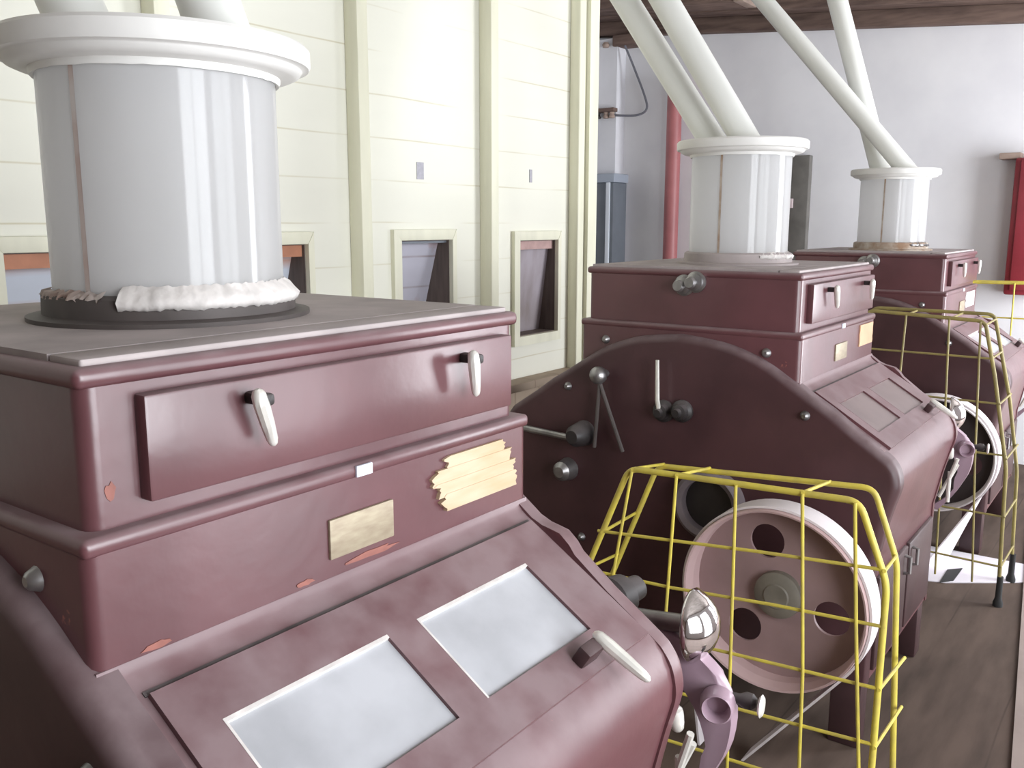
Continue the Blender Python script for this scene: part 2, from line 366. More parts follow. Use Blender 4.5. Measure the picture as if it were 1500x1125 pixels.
# hatches
HL = ['cream framed wall hatch with orange lath, left of the nearest clear cylinder', 'cream framed wall hatch half hidden just right of the nearest clear cylinder',
      'cream framed wall hatch between the two posts, with pinkish boards inside', 'cream framed wall hatch beside the corner post, with a grey sloping chute inside']
for k, (x0, x1, z0, z1) in enumerate(HT):
    t = thing('bin_hatch', ((x0+x1)/2, BINY, z0), HL[k], 'hatch', 'hatches in the cream bin wall')
    mb = MB(); e = .055
    # mitred frame boards
    for q in ([(x0-e, z1+e), (x1+e*.6, z1+e), (x1, z1), (x0, z1)], [(x0-e, z0-e), (x0, z0), (x1, z0), (x1+e*.6, z0-e)], [(x0-e, z0-e), (x0-e, z1+e), (x0, z1), (x0, z0)], [(x1, z0), (x1, z1), (x1+e*.6, z1+e), (x1+e*.6, z0-e)]):
        mb.prism(q, BINY-.026, BINY-.0005, axis=1, bevel=.004)
    part('frame', mb, CREAMT, t)
    d0, d1 = (.023, .185) if k < 3 else (-.006, .068)
    mb = MB(); mb.hexa([(x0, BINY+.05+d1, z0), (x1, BINY+.05+d1, z0), (x1, BINY+.08+d1, z0), (x0, BINY+.08+d1, z0), (x0, BINY+.05+d0, z1), (x1, BINY+.05+d0, z1), (x1, BINY+.08+d0, z1), (x0, BINY+.08+d0, z1)])
    part('chute_board', mb, (CHUTEB, CHUTEB, CHUTE, CHUTEG)[k], t)
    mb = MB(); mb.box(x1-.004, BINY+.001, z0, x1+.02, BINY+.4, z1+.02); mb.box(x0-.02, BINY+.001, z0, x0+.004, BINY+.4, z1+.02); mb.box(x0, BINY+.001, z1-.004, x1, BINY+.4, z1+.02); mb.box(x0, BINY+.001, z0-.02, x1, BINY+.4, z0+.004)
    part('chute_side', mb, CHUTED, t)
    mb = MB(); mb.box(x0+.005, BINY+.016, z1-(.055 if k != 2 else .016), x1-.005, BINY+.040, z1-.004)
    part('lath', mb, (ORANGE, ORANGE, GREYL, PINKLATH)[k], t)
for (x, z, w_, h_, lb) in ((2.934, .452, .052, .085, 'small grey paper ticket on the cream wall above the middle hatch'), (3.917, .465, .026, .075, 'narrow pale ticket on the cream wall above the hatch nearest the corner')):
    solo('wall_ticket', MB().box(x-w_/2, BINY-.004, z-h_/2, x+w_/2, BINY-.0003, z+h_/2), TICKET, (x, BINY, z-h_/2), lb, 'ticket', smooth=False)

# far wall: beam, pier, poles and boxes
def beam_z(y): return 2.03 + 0.083 * (y - 2.8)
def slope_beam(name, x0, x1, y0, y1, dz0, dz1, m_, k=None):
    mb = MB(); mb.hexa([(x0, y0, beam_z(y0)+dz0), (x1, y0, beam_z(y0)+dz0), (x1, y1, beam_z(y1)+dz0), (x0, y1, beam_z(y1)+dz0), (x0, y0, beam_z(y0)+dz1), (x1, y0, beam_z(y0)+dz1), (x1, y1, beam_z(y1)+dz1), (x0, y1, beam_z(y1)+dz1)], bevel=.008)
    return struct(name, mb, m_)
slope_beam('trim_7', 8.08, FARX, WY, RECY, 0.0, .14, TIMBER)
slope_beam('trim_8', 7.86, FARX, WY, RECY, .14, .386, TIMBER)
slope_beam('trim_9', 7.5, 7.86, 2.30, RECY, .155, .386, TIMBER)
slope_beam('trim_10', 7.49, 7.80, 2.20, 2.30, .15, .386, TIMBERL)
struct('trim_11', MB().box(8.02, 3.78, FL, FARX, RECY, 2.08), PIER)
t = thing('locker', (7.85, 4.02, FL), 'dark grey steel locker against the far wall beside the cream corner post', 'locker')
part('body', MB().box(7.72, 3.62, FL+.02, 8.0, 4.36, .60, bevel=.01), GREYL, t)
part('top_band', MB().box(7.70, 3.605, .60, 8.01, 4.38, .69, bevel=.01), GREYT, t)
part('edge_strip', MB().box(7.700, 3.655, FL+.04, 7.72, 3.700, .60, bevel=.004), STRIP, t)
part('foot', MB().box(7.74, 3.75, FL, 7.98, 4.3, FL+.02), GREYL, t)
solo('red_pole', MB().cyl((8.07, 3.13, FL), (8.07, 3.13, 1.62), .075, seg=24), REDP, (8.07, 3.13, FL), 'red painted steel pole standing against the far wall behind the slanting white pipes', 'pole')
t = thing('switch_board', (FARX, 1.85, -.1), 'narrow dark olive board on the far wall right of the middle clear cylinder', 'board')
part('panel', MB().box(8.11, 1.735, -.16, FARX, 1.965, .82, bevel=.008), OLIVE, t)
part('switch', MB().box(8.095, 1.87, .33, 8.11, 1.915, .42, bevel=.004), PINKL, t)
t = thing('red_cabinet', (FARX, -.1, -.40), 'red metal cabinet on the far wall at the right edge', 'cabinet')
part('body', MB().box(7.98, -.28, -.40, FARX, .0, .72, bevel=.02), REDB, t)
part('door', MB().box(7.955, -.27, -.36, 7.98, -.045, .70, bevel=.008), REDB, t)
part('bracket', MB().box(8.03, -.03, .715, FARX, .13, .765, bevel=.006), TIMBERL, t)
t = thing('cable_bracket', (8.0, 4.0, 1.3), 'dark insulator bracket holding grey cables on the white pier of the far wall', 'bracket')
mb = MB(); mb.box(7.93, 3.76, 1.335, 8.02, 4.2, 1.375, bevel=.006); part('arm', mb, TIMBER, t)
for y in (3.80, 3.87, 3.97):
    part('insulator', MB().lathe([(0, 0), (.028, 0), (.034, .02), (.022, .04), (.03, .06), (0, .062)], (7.97, y, 1.272), seg=14), TIMBERL if y < 3.9 else IRON, t)
t2 = thing('beam_bracket', (8.0, 3.66, 2.0), 'short dark timber cleat under the far beam where the grey cable starts', 'bracket')
part('cleat', MB().box(7.98, 3.56, 1.99, 8.2, 3.82, 2.10, bevel=.01), TIMBER, t2)
part('insulator', MB().lathe([(0, 0), (.03, 0), (.04, .025), (.025, .05), (0, .055)], (7.99, 3.90, 1.99), (0, 0, 1), seg=14), TIMBERL, t2)
def cable(pts, label, r=.011):
    P = [Vector(p) for p in pts]; q = []
    for i in range(len(P)-1):
        p0, p1, p2, p3 = P[max(i-1,0)], P[i], P[i+1], P[min(i+2,len(P)-1)]
        for k in range(6):
            t = k/6; q.append(.5*((2*p1)+(p2-p0)*t+(2*p0-5*p1+4*p2-p3)*t*t+(3*p1-p0-3*p2+p3)*t**3))
    q.append(P[-1])
    solo('cable', MB().tube(q, r, 8), CABLE, P[0], label, 'cable')
cable([(8.0, 3.68, 1.99), (8.05, 3.60, 1.78), (8.05, 3.46, 1.47), (8.05, 3.44, 1.34), (8.04, 3.55, 1.29), (7.99, 3.78, 1.30)], 'grey cable sagging from the beam cleat to the insulator bracket on the far wall', .012)
cable([(7.90, 3.97, 1.33), (7.92, 4.0, 1.2), (7.99, 4.04, 1.0), (7.98, 4.12, .82)], 'grey cable hanging below the insulator bracket towards the locker', .016)
# floor areas
struct('floor_walkway', MB().hexa([(-3.2, -3.0, FL), (8.0, -3.0, FL), (8.0, -.34, FL), (-3.2, -1.52, FL), (-3.2, -3.0, FL+.012), (8.0, -3.0, FL+.012), (8.0, -.34, FL+.012), (-3.2, -1.52, FL+.012)]), FLOORL)

# ---------------------------------------------------------------- roller mills
D = 0.962
S2, S3 = 2.8994, 5.5847
def mir(p): return [(D - y, z) for y, z in p][::-1]
NOSE = [(-.0225, -.428), (-.0255, -.440), (-.033, -.450), (-.046, -.460), (-.062, -.469), (-.080, -.480), (-.350, -.649), (-.375, -.668), (-.396, -.692), (-.412, -.722), (-.420, -.755), (-.420, -.79), (-.402, -.862), (-.380, -.955), (-.366, -1.03), (-.357, -1.08), (-.350, -1.112)]
def mill_body():
    return NOSE + [(-.35, -1.6)] + [(D + .35, -1.6)] + mir(NOSE)
def spline(P, n=4):
    P = [Vector(p) for p in P]; q = []
    for i in range(len(P)-1):
        p0, p1, p2, p3 = P[max(i-1, 0)], P[i], P[i+1], P[min(i+2, len(P)-1)]
        for k in range(n):
            t = k/n; q.append(tuple(.5*((2*p1)+(p2-p0)*t+(2*p0-5*p1+4*p2-p3)*t*t+(3*p1-p0-3*p2+p3)*t**3)))
    q.append(tuple(P[-1])); return q
def end_poly(bump):
    low = [(-.356, -1.6)] + spline([(-.356, -1.112), (-.372, -1.03), (-.386, -.955), (-.408, -.862), (-.427, -.79), (-.426, -.75), (-.416, -.715), (-.398, -.688), (-.374, -.666), (-.259, -.589)], 3)
    sh = [(-.175, -.525), (-.160, -.505), (-.135, -.484), (-.108, -.478), (-.088, -.474), (-.060, -.462), (-.03, -.440)] if bump else [(-.160, -.517), (-.112, -.488), (-.075, -.466), (-.03, -.436)]
    top = spline([(.02, -.405), (.09, -.362), (.18, -.322), (.30, -.288), (.481, -.268)], 3)
    h = low + sh + top
    return h + [(D - y, z) for y, z in h[:-1][::-1]]
def slope_pt(x, v, h=0.0):
    k = 1.1766
    return (x, -.022 - v/k - .527*h, -.444 - .62*v/k + .85*h)
def slope_box(mb, x0, x1, v0, v1, h0, h1, bevel=0.0):
    P = [slope_pt(x0, v1, h0), slope_pt(x1, v1, h0), slope_pt(x1, v0, h0), slope_pt(x0, v0, h0), slope_pt(x0, v1, h1), slope_pt(x1, v1, h1), slope_pt(x1, v0, h1), slope_pt(x0, v0, h1)]
    return mb.hexa(P, bevel)
def paddle(mb, p0, p1, r, seg=10):
    p0, p1 = Vector(p0), Vector(p1)
    pts = [p0.lerp(p1, t) for t in (-.04, 0, .06, .25, .6, .9, .98, 1.02)]
    mb.tube(pts, [r*.3, r*.75, r, r*1.1, r*1.0, r*.8, r*.6, r*.2], seg)

def make_mill():
    t = thing('roller_mill', (.5, D/2, FL), 'burgundy roller mill nearest the camera, with tan masking tape on its front', 'milling machine', 'burgundy roller mills in a row')
    P = lambda n, mb, m_, **k: part(n, mb, m_, t, **k)
    # lower casing with sloped shoulders and rolled noses, front and back
    body = P('casing', MB().prism(mill_body(), -.020, 1.018, bevel=.004, edges=lambda e: False), BURG, sharp=35)
    for y0, y1 in ((-.34, -.22), (D+.22, D+.34)):
        for x0 in (-.03, .93):
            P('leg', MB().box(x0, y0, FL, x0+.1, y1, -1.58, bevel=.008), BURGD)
    # end castings: the arch above the shoulders
    for k, (x0, x1) in enumerate(((-.062, .012), (.988, 1.040))):
        e = MB().plate(end_poly(k == 1), *((x0, x1) if k == 0 else (x1, x0)), .036 if k == 0 else .022)
        ef = P('end_casting', e, BURGSHADE if k == 0 else BURG, sharp=60)
        xo, s = (x0, -1) if k == 0 else (x1, 1)
        for (y, z) in ((-.065, -.545), (.02, -1.25), (D-.02, -1.25), (D+.065, -.545)):
            sub('bolt', MB().lathe([(0, .020), (.008, .020), (.014, .014), (.018, .005), (.020, 0), (0, 0)], (xo, y, z), (s, 0, 0), seg=14), STEEL, ef, t)
    # middle housing, ledge and feed hopper
    h = P('housing', MB().box(-.022, -.022, -.47, 1.022, D+.022, -.25, bevel=.022, seg=3, edges=lambda e: abs(e.verts[0].co.z - e.verts[1].co.z) > .1), BURG)
    for y, z in ((.117, -.319), (.856, -.32)):
        sub('bolt', MB().lathe([(0, .018), (.008, .018), (.014, .013), (.018, .004), (.020, 0), (0, 0)], (-.022, y, z), (-1, 0, 0), seg=14), STEEL, h, t)
    P('ledge', MB().box(-.026, -.026, -.262, 1.026, D+.026, -.233, bevel=.011, seg=3), BURG)
    hp = P('feed_hopper', MB().box(0, 0, -.24, 1.0, D, -.018, bevel=.026, seg=4, edges=lambda e: abs(e.verts[0].co.z - e.verts[1].co.z) > .1), BURG)
    P('hopper_rim', MB().box(-.008, -.008, -.030, 1.008, D+.008, 0, bevel=.012, seg=3), BURG)
    tp = P('top_plate', MB().box(.012, .012, -.004, .988, .095, .010, bevel=.004).box(.012, .099, -.004, .988, D-.012, .010, bevel=.004), DUST)
    # feed gate flap with its two hanging handles
    fl = P('feed_flap', MB().box(.080, -.026, -.203, .958, .004, -.046, bevel=.005), BURG)
    for x, dx in ((.262, .030), (.790, .014)):
        sub('handle_stem', MB().box(x-.012, -.072, -.086, x+.012, -.02, -.066, bevel=.006), IRON, fl, t)
        mb = MB(); paddle(mb, (x-.018, -.066, -.060), (x-.018+dx, -.062, -.150), .0115)
        sub('handle', mb, NICKEL, fl, t)
    # sloping inspection door with two dusty panes
    mb = MB(); X0, X1, V0, V1 = .030, .972, .050, .402; H = .010
    pa = (.095, .432, .136, .326); pb = (.508, .845, .136, .326)
    slope_box(mb, X0, X1, V0, pa[2], -.002, H); slope_box(mb, X0, X1, pa[3], V1, -.002, H)
    slope_box(mb, X0, pa[0], pa[2], pa[3], -.002, H); slope_box(mb, pa[1], pb[0], pa[2], pa[3], -.002, H); slope_box(mb, pb[1], X1, pa[2], pa[3], -.002, H)
    dr = P('inspection_door', mb, BURG, smooth=False)
    for q in (pa, pb):
        mb = MB(); slope_box(mb, q[0], q[1], q[2], q[3], -.002, .003); sub('pane', mb, PANE, dr, t)
        mb = MB(); e = .007
        slope_box(mb, q[0], q[1], q[2], q[2]+e, .0028, .0105); slope_box(mb, q[0], q[0]+e*.6, q[2]+e, q[3], .0028, .0105)
        sub('lit_pane_edge', mb, PUTTY, dr, t)  # white strips paint the lit top and left edges of the recess
    mb = MB(); slope_box(mb, .735, .792, .352, .382, H-.002, .048, bevel=.006); sub('handle_stem', mb, BURGD, dr, t)
    mb = MB(); paddle(mb, slope_pt(.792, .352, .050), slope_pt(.812, .480, .046), .0125); sub('handle', mb, NICKEL, dr, t)
    # hinge gap line above the door
    mb = MB(); slope_box(mb, .026, .976, .040, .049, -.004, .002); P('hinge_gap', mb, IRON)
    # front cupboard doors in the base
    for x0, x1 in ((.03, .485), (.515, .97)):
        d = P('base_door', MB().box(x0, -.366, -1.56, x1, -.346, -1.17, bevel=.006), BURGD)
        hx = x1 - .05 if x0 < .4 else x0 + .05
        sub('handle', MB().tube([(hx, -.362, -1.20), (hx, -.388, -1.205), (hx, -.388, -1.275), (hx, -.362, -1.28)], .008, 8), STEEL, d, t)
    # brass name plate and the little pale tag on the ledge
    P('name_plate', MB().box(.415, -.028, -.394, .576, -.02, -.321, bevel=.002), BRASS)
    P('tag', MB().box(.481, -.031, -.2575, .521, -.024, -.2365, bevel=.002), TAG)
    # ---- gear on the near end
    for y, z in ((.492, -.065), (.440, -.050)):
        P('hopper_knob', MB().lathe([(0, .075), (.020, .075), (.026, .062), (.022, .050), (.018, .045), (.018, .035), (.036, .028), (.036, .012), (.045, .008), (.045, 0), (0, 0)], (0, y, z), (-1, 0, 0), seg=22), STEEL)
    mb = MB(); mb.cyl((-.05, .828, -.466), (-.11, .828, -.466), .016); mb.ball((-.13, .828, -.466), .040); P('lever_ball', mb, STEEL)
    for a in ((.86, -.80), (.715, -.80)):
        P('tension_rod', MB().tube([(-.12, .826, -.50), (-.10, a[0], a[1])], .009, 8), COLLAR)
    mb = MB(); mb.tube([(-.11, .537, -.600), (-.115, .546, -.545), (-.115, .551, -.375)], [.010, .010, .008], 8); P('shift_lever', mb, NICKEL)
    for y, z in ((.537, -.600), (.452, -.590)):
        P('pivot_boss', MB().lathe([(0, .08), (.016, .08), (.020, .06), (.032, .055), (.036, .03), (.048, .02), (.048, 0), (0, 0)], (-.055, y, z), (-1, 0, 0), seg=22), IRON)
    mb = MB(); mb.tube([(-.10, 1.254, -.764), (-.10, .99, -.775)], .016, 10); mb.tube([(-.10, .99, -.775), (-.085, .93, -.755)], [.024, .04], 12); P('crank_arm', mb, STEEL)
    P('crank_hub', MB().lathe([(0, .12), (.03, .12), (.05, .09), (.06, .0), (0, 0)], (-.055, .935, -.752), (-1, 0, 0), seg=20), IRON)
    P('bearing_cap', MB().lathe([(0, .09), (.025, .09), (.045, .07), (.055, 0), (0, 0)], (-.055, 1.02, -.935), (-1, 0, 0), seg=20), STEEL)
    P('bearing_ring', MB().lathe([(.112, .0), (.112, .06), (.134, .072), (.150, .06), (.150, 0)], (-.055, .305, -.968), (-1, 0, 0), seg=48), RINGM)
    P('bearing_disc', MB().lathe([(0, .03), (.112, .02), (.112, 0), (0, 0)], (-.055, .305, -.968), (-1, 0, 0), seg=36), IRON)
    # ---- gear on the far end: adjusting handwheel, polished dome, linkage
    outer = spline([(-.12, -.70), (-.215, -.722), (-.314, -.738), (-.393, -.783), (-.450, -.831), (-.474, -.891), (-.467, -.978), (-.438, -1.049), (-.40, -1.12), (-.34, -1.20)], 3)
    inner = spline([(-.30, -1.19), (-.37, -1.13), (-.415, -1.05), (-.410, -.965), (-.368, -.885), (-.290, -.825), (-.12, -.81)], 3)
    arm = P('adjusting_arm', MB().prism(outer + inner, 1.18, 1.22, bevel=.013, seg=4, edges=lambda e: abs(e.verts[0].co.x - e.verts[1].co.x) < 1e-6), WHEELM, sharp=60)
    sub('boss', MB().lathe([(0, .006), (.024, .006), (.027, .034), (.032, .040), (.037, .034), (.040, .0), (0, 0)], (1.18, -.442, -.872), (-.93, -.30, .0), seg=28), WHEELM, arm, t)
    sub('knob', MB().lathe([(0, .055), (.010, .054), (.018, .045), (.019, .03), (.012, .015), (.012, 0), (0, 0)], (1.20, -.468, -.862), (.15, -1, 0), seg=18), IRON, arm, t)
    sub('grip', MB().lathe([(0, .006), (.020, .005), (.026, 0), (.020, -.005), (0, -.006)], (1.20, -.535, -.862), (.15, -1, 0), seg=18), NICKEL, arm, t)
    dc = Vector((1.2, -.375, -.715)); da = Vector((.12, -.99, .08))
    P('polished_dome', MB().lathe([(0, .052), (.022, .050), (.046, .040), (.066, .024), (.080, .004), (.086, -.006), (.082, -.014), (0, -.02)], dc, da, seg=40), CHROME, sharp=60)
    P('dome_spindle', MB().tube([dc - da*.01, dc - da*.16], .022, 12), STEEL)
    P('shaft_boss', MB().lathe([(0, .24), (.030, .24), (.034, .20), (.05, .19), (.055, .15), (.04, .13), (.04, 0), (0, 0)], (1.05, -.12, -.72), (1, -.25, .1), seg=22), IRON)
    mb = MB(); paddle(mb, (1.06, -.392, -.850), (1.07, -.398, -.905), .017, 12); P('side_handle', mb, NICKEL)
    for a, b in (((1.065, -.43, -.90), (1.075, -.40, -1.0)), ((1.075, -.40, -.97), (1.08, -.40, -1.12)), ((1.08, -.43, -.93), (1.08, -.36, -1.1))):
        P('link_rod', MB().tube([a, b], .009, 8), NICKEL)
    return t
mill1 = make_mill()
mill2 = copy_tree(mill1, (S2, 0, 0)); mill2['label'] = 'middle burgundy roller mill, its near end behind the bright yellow wire guard'
mill3 = copy_tree(mill1, (S3, 0, 0)); mill3['label'] = 'farthest burgundy roller mill, with a white patch on its front'
for mm, off in ((mill1, 0), (mill2, S2), (mill3, S3)): ORG[mm.name] = Vector((.5 + off, D/2, FL))
for o in mill2.children:
    for c in o.children:
        if c.name.split('.')[0] == 'pane':
            c.data = c.data.copy(); c.data.materials[0] = PANEB; c['label'] = 'brown dusty pane'
        if c.name.split('.')[0] == 'lit_pane_edge':
            c.data = c.data.copy(); c.data.materials[0] = BURG  # edge strips plain burgundy here, no light painted on them
# tape patches, different on each mill
def ragged(x0, x1, z0, z1, y, seed, j=.02):
    rnd = random.Random(seed); n = 7; p = []
    for k in range(n+1): p.append((x0 + rnd.uniform(-j, j), lerp(z0, z1, k/n)))
    for k in range(n+1): p.append((x1 + rnd.uniform(-j, j)*.6, lerp(z1, z0, k/n)))
    return p
mb = MB(); zs = [-.272, -.300, -.327, -.352, -.382]
for k in range(4):
    x0 = (.735, .695, .70, .72)[k]; x1 = (.925, .95, .96, .965)[k]
    mb.prism(ragged(x0, x1, zs[k+1]-.002, zs[k]+(.004 if k else 0), 0, k+3, .012), -.0285-.0012*k, -.0215, axis=1)
def chip(cx, cz, rx, rz, y, seed):
    rnd = random.Random(seed); mb = MB()
    mb.prism([(cx + rx*math.cos(a*.449)*rnd.uniform(.6, 1.1), cz + rz*math.sin(a*.449)*rnd.uniform(.6, 1.1)) for a in range(14)], y-.0012, y+.002, axis=1)
    part('paint_chip', mb, CHIP, mill1, smooth=False)
chip(.034, -.180, .010, .016, 0, 1); chip(.52, -.412, .07, .008, -.0225, 2); chip(.36, -.418, .022, .006, -.0225, 3); chip(.075, -.42, .03, .006, -.0225, 4)
tp = part('masking_tape', mb, TAPE1, mill1, smooth=False); tp['label'] = 'tan masking tape patch in ragged strips'
mb = MB(); mb.prism(ragged(S2+.77, S2+.985, -.368, -.270, 0, 21, .006), -.0265, -.0215, axis=1); part('masking_tape', mb, TAPE2, mill2, smooth=False)['label'] = 'peach tape patch'
mb = MB(); mb.prism(ragged(S3+.62, S3+.92, -.376, -.274, 0, 22, .012), -.0265, -.0215, axis=1); part('masking_tape', mb, TAPE3, mill3, smooth=False)['label'] = 'bright white tape patch'

# overhung drive pulleys of the middle and far mills, with their belts
PY, PZ, PR = -.085, -1.19, .350
def pulley(mill, off, PULLEY, WEB):
    xa, xb = off - .40, off - .262
    c = (xa, PY, PZ)
    mb = MB(); mb.lathe([(PR-.022, .045), (PR-.010, 0.0), (PR-.003, -.002), (PR, .004), (PR, .134), (PR-.004, .138), (PR-.022, .138), (PR-.022, .045)], c, (1, 0, 0), seg=72)
    p = part('drive_pulley', mb, PULLEY, mill)
    # web disc with four round holes (built from a hole-cut grid)
    b = MB(); bm = b.b; rings = 1
    ho = [(PY + .205*math.cos(R(a)), PZ + .205*math.sin(R(a))) for a in (74, 194, 309)]; hr = .066
    web = bmesh.new()
    outer = [Vector((0, PY + (PR-.022)*math.cos(2*math.pi*k/72), PZ + (PR-.022)*math.sin(2*math.pi*k/72))) for k in range(72)]
    ed = []
    def loop(pts):
        vs = [web.verts.new(q) for q in pts]
        for i in range(len(vs)): ed.append(web.edges.new((vs[i], vs[(i+1) % len(vs)])))
    loop(outer)
    for (y, z) in ho: loop([Vector((0, y + hr*math.cos(2*math.pi*k/28), z + hr*math.sin(2*math.pi*k/28))) for k in range(28)])
    bmesh.ops.triangle_fill(web, use_beauty=True, use_dissolve=False, edges=ed, normal=(1, 0, 0))
    ex = bmesh.ops.extrude_face_region(web, geom=list(web.faces))
    for v in [g for g in ex['geom'] if isinstance(g, bmesh.types.BMVert)]: v.co.x += .014
    for v in web.verts: v.co.x += xa + .098
    me = bpy.data.meshes.new('tmp'); web.to_mesh(me); web.free(); bm.from_mesh(me); bpy.data.meshes.remove(me)
    sub('web', b, WEB, p, mill)
    sub('hub', MB().lathe([(0, .045), (.045, .045), (.050, .050), (.080, .055), (.090, .062), (.092, .11), (0, .11)], (xa+.01, PY, PZ), (1, 0, 0), seg=36), HUBM, p, mill)
    sub('shaft', MB().cyl((xa+.10, PY, PZ), (off-.04, PY, PZ), .035, seg=20), IRON, p, mill)
    return p
pulley(mill2, S2, PULLEY, WEB); pulley(mill3, S3, BELT, WEBD)
def belt(off, label):
    x0, x1 = off - .385, off - .275; r0, r1 = PR + .002, PR + .011
    # right-hand tangent goes down to the left, left-hand run mirrors it to a shaft under the floor
    pts = []
    a0, a1 = -38, 188
    for k in range(49):
        a = R(lerp(a0, a1, k/48)); pts.append((PY + math.cos(a), PZ + math.sin(a), a))
    inner = [(PY + math.cos(a)*r0, PZ + math.sin(a)*r0) for _, _, a in pts]
    outer = [(PY + math.cos(a)*r1, PZ + math.sin(a)*r1) for _, _, a in pts]
    zf = FL + .006
    def down(p, a, s):      # follow the tangent to the floor
        d = (math.sin(a)*s, -math.cos(a)*s); t = (zf - p[1]) / d[1]; return (p[0] + d[0]*t, zf)
    return inner, outer, pts, x0, x1, down
def build_belt(off, label, foot=None):
    # mirrored in y so that the tangent run on the aisle side goes down under the mill
    inner, outer, pts, x0, x1, down = belt(off, label)
    def M(p): return (2*PY - p[0], p[1])
    inn = [M(p) for p in inner]; out = [M(p) for p in outer]
    # aisle-side end = index 0 after mirroring (a0 = -38 deg)
    a = R(-38); d = Vector((math.sin(a), -math.cos(a)))            # unmirrored tangent, pointing away
    d = Vector((-d.x, d.y)); d = d if d.y < 0 else -d
    zf = FL + .006
    def ext(p, d): t = (zf - p[1]) / d.y; return (p[0] + d.x*t, zf)
    a2 = R(188); d2 = Vector((math.sin(a2), -math.cos(a2))); d2 = Vector((-d2.x, d2.y)); d2 = d2 if d2.y < 0 else -d2
    if foot is None: inn = [ext(inn[0], d)] + inn; out = [ext(out[0], d)] + out
    inn = inn + [ext(inn[-1], d2)]; out = out + [ext(out[-1], d2)]
    mb = MB(); mb.prism(inn + out[::-1], x0, x1)
    if foot:
        A = [(x0, *inn[0]), (x1, *inn[0]), (x1, *out[0]), (x0, *out[0])]; B = foot; n = 8; rows = []
        for k in range(n+1):
            rows.append([mb.b.verts.new(Vector(a).lerp(Vector(c), k/n)) for a, c in zip(A, B)])
        for P_, Q_ in zip(rows, rows[1:]):
            for i in range(4): mb.b.faces.new((P_[i], P_[(i+1) % 4], Q_[(i+1) % 4], Q_[i]))
        mb.b.faces.new(rows[-1])
    return solo('drive_belt', mb, BELT, (off-.33, PY, FL), label, 'belt', 'white drive belts')
build_belt(S2, 'white flat belt over the large pulley behind the nearer yellow wire guard')
build_belt(S3, 'white flat belt over the pulley behind the farther, duller wire guard',
           foot=[(5.13, -.100, FL+.006), (5.38, -.190, FL+.006), (5.384, -.198, FL+.006), (5.134, -.108, FL+.006)])

# ---------------------------------------------------------------- clear feed cylinders on top of the mills
CX, CY, CR = .4517, .4512, .2175
def make_cylinder(off, label, kind):
    z0 = .010; c = (off + CX, CY, 0); lo = .020 if kind == 1 else 0.0
    t = thing('feed_cylinder', (off + CX, CY, z0), label, 'feed cylinder', 'clear feed cylinders on the mills')
    P = lambda n, mb, m_, **k: part(n, mb, m_, t, **k)
    P('base_ring', MB().lathe([(CR-.01, z0), (.268, z0), (.268, z0+.008), (.240, z0+.012), (.238, z0+.048), (.228, z0+.054), (CR-.01, z0+.054), (CR-.01, z0)], c, seg=72), COLLAR if kind == 1 else (DUST if kind == 2 else RUST))
    P('tube', MB().lathe([(CR-.006, z0+.02), (CR, z0+.02), (CR, .486-lo), (CR-.006, .486-lo), (CR-.006, z0+.02)], c, seg=96), ACRYL, sharp=60)
    # overlap seam on the camera-left side
    sa = {1: 195, 2: 179, 3: 177}[kind]
    P('seam', MB().lathe([(CR+.0005, z0+.05), (CR+.003, z0+.05), (CR+.003, .484-lo), (CR+.0005, .484-lo), (CR+.0005, z0+.05)], c, seg=3, a0=sa, a1=sa+(2.2 if kind == 1 else 2.4)), SEAM if kind == 1 else RUST)
    if kind == 1:
        P('sealant', MB().lathe([(CR+.001, .040), (.243, .040), (.248, .052), (.240, .064), (.228, .074), (CR+.001, .082)], c, seg=80, a0=214, a1=352, jit=.0022, seed=3), PUTTY, sharp=80)
        P('sealant', MB().lathe([(CR+.001, .058), (.238, .056), (.232, .066), (CR+.001, .070)], c, seg=40, a0=150, a1=206, jit=.004, seed=4), SEAM, sharp=80)
    else:
        P('sealant', MB().lathe([(CR+.001, .036), (.242, .038), (.246, .048), (.232, .060), (CR+.001, .066)], c, seg=40, a0=225, a1=330, jit=.004, seed=5), STEEL if kind == 3 else PUTTY, sharp=80)
    P('neck_ring', MB().lathe([(CR+.001, .481), (CR+.007, .479), (CR+.009, .484), (CR+.010, .492), (CR-.01, .492)], (c[0], c[1], -lo), seg=72, jit=.0008, seed=8), WHITE)
    P('lid', MB().lathe([(CR-.012, .489), (.252, .494), (.266, .500), (.270, .507), (.272, .509), (.284, .511), (.287, .517), (.287, .543), (.281, .550), (0, .552)], (c[0], c[1], -lo), seg=96), WHITE, sharp=40)
    return t
make_cylinder(0, 'largest clear cylinder with white lid, on the mill nearest the camera', 1)
make_cylinder(S2, 'clear cylinder with white lid on the middle mill', 2)
make_cylinder(S3, 'smallest clear cylinder with thin white lid, on the farthest mill', 3)

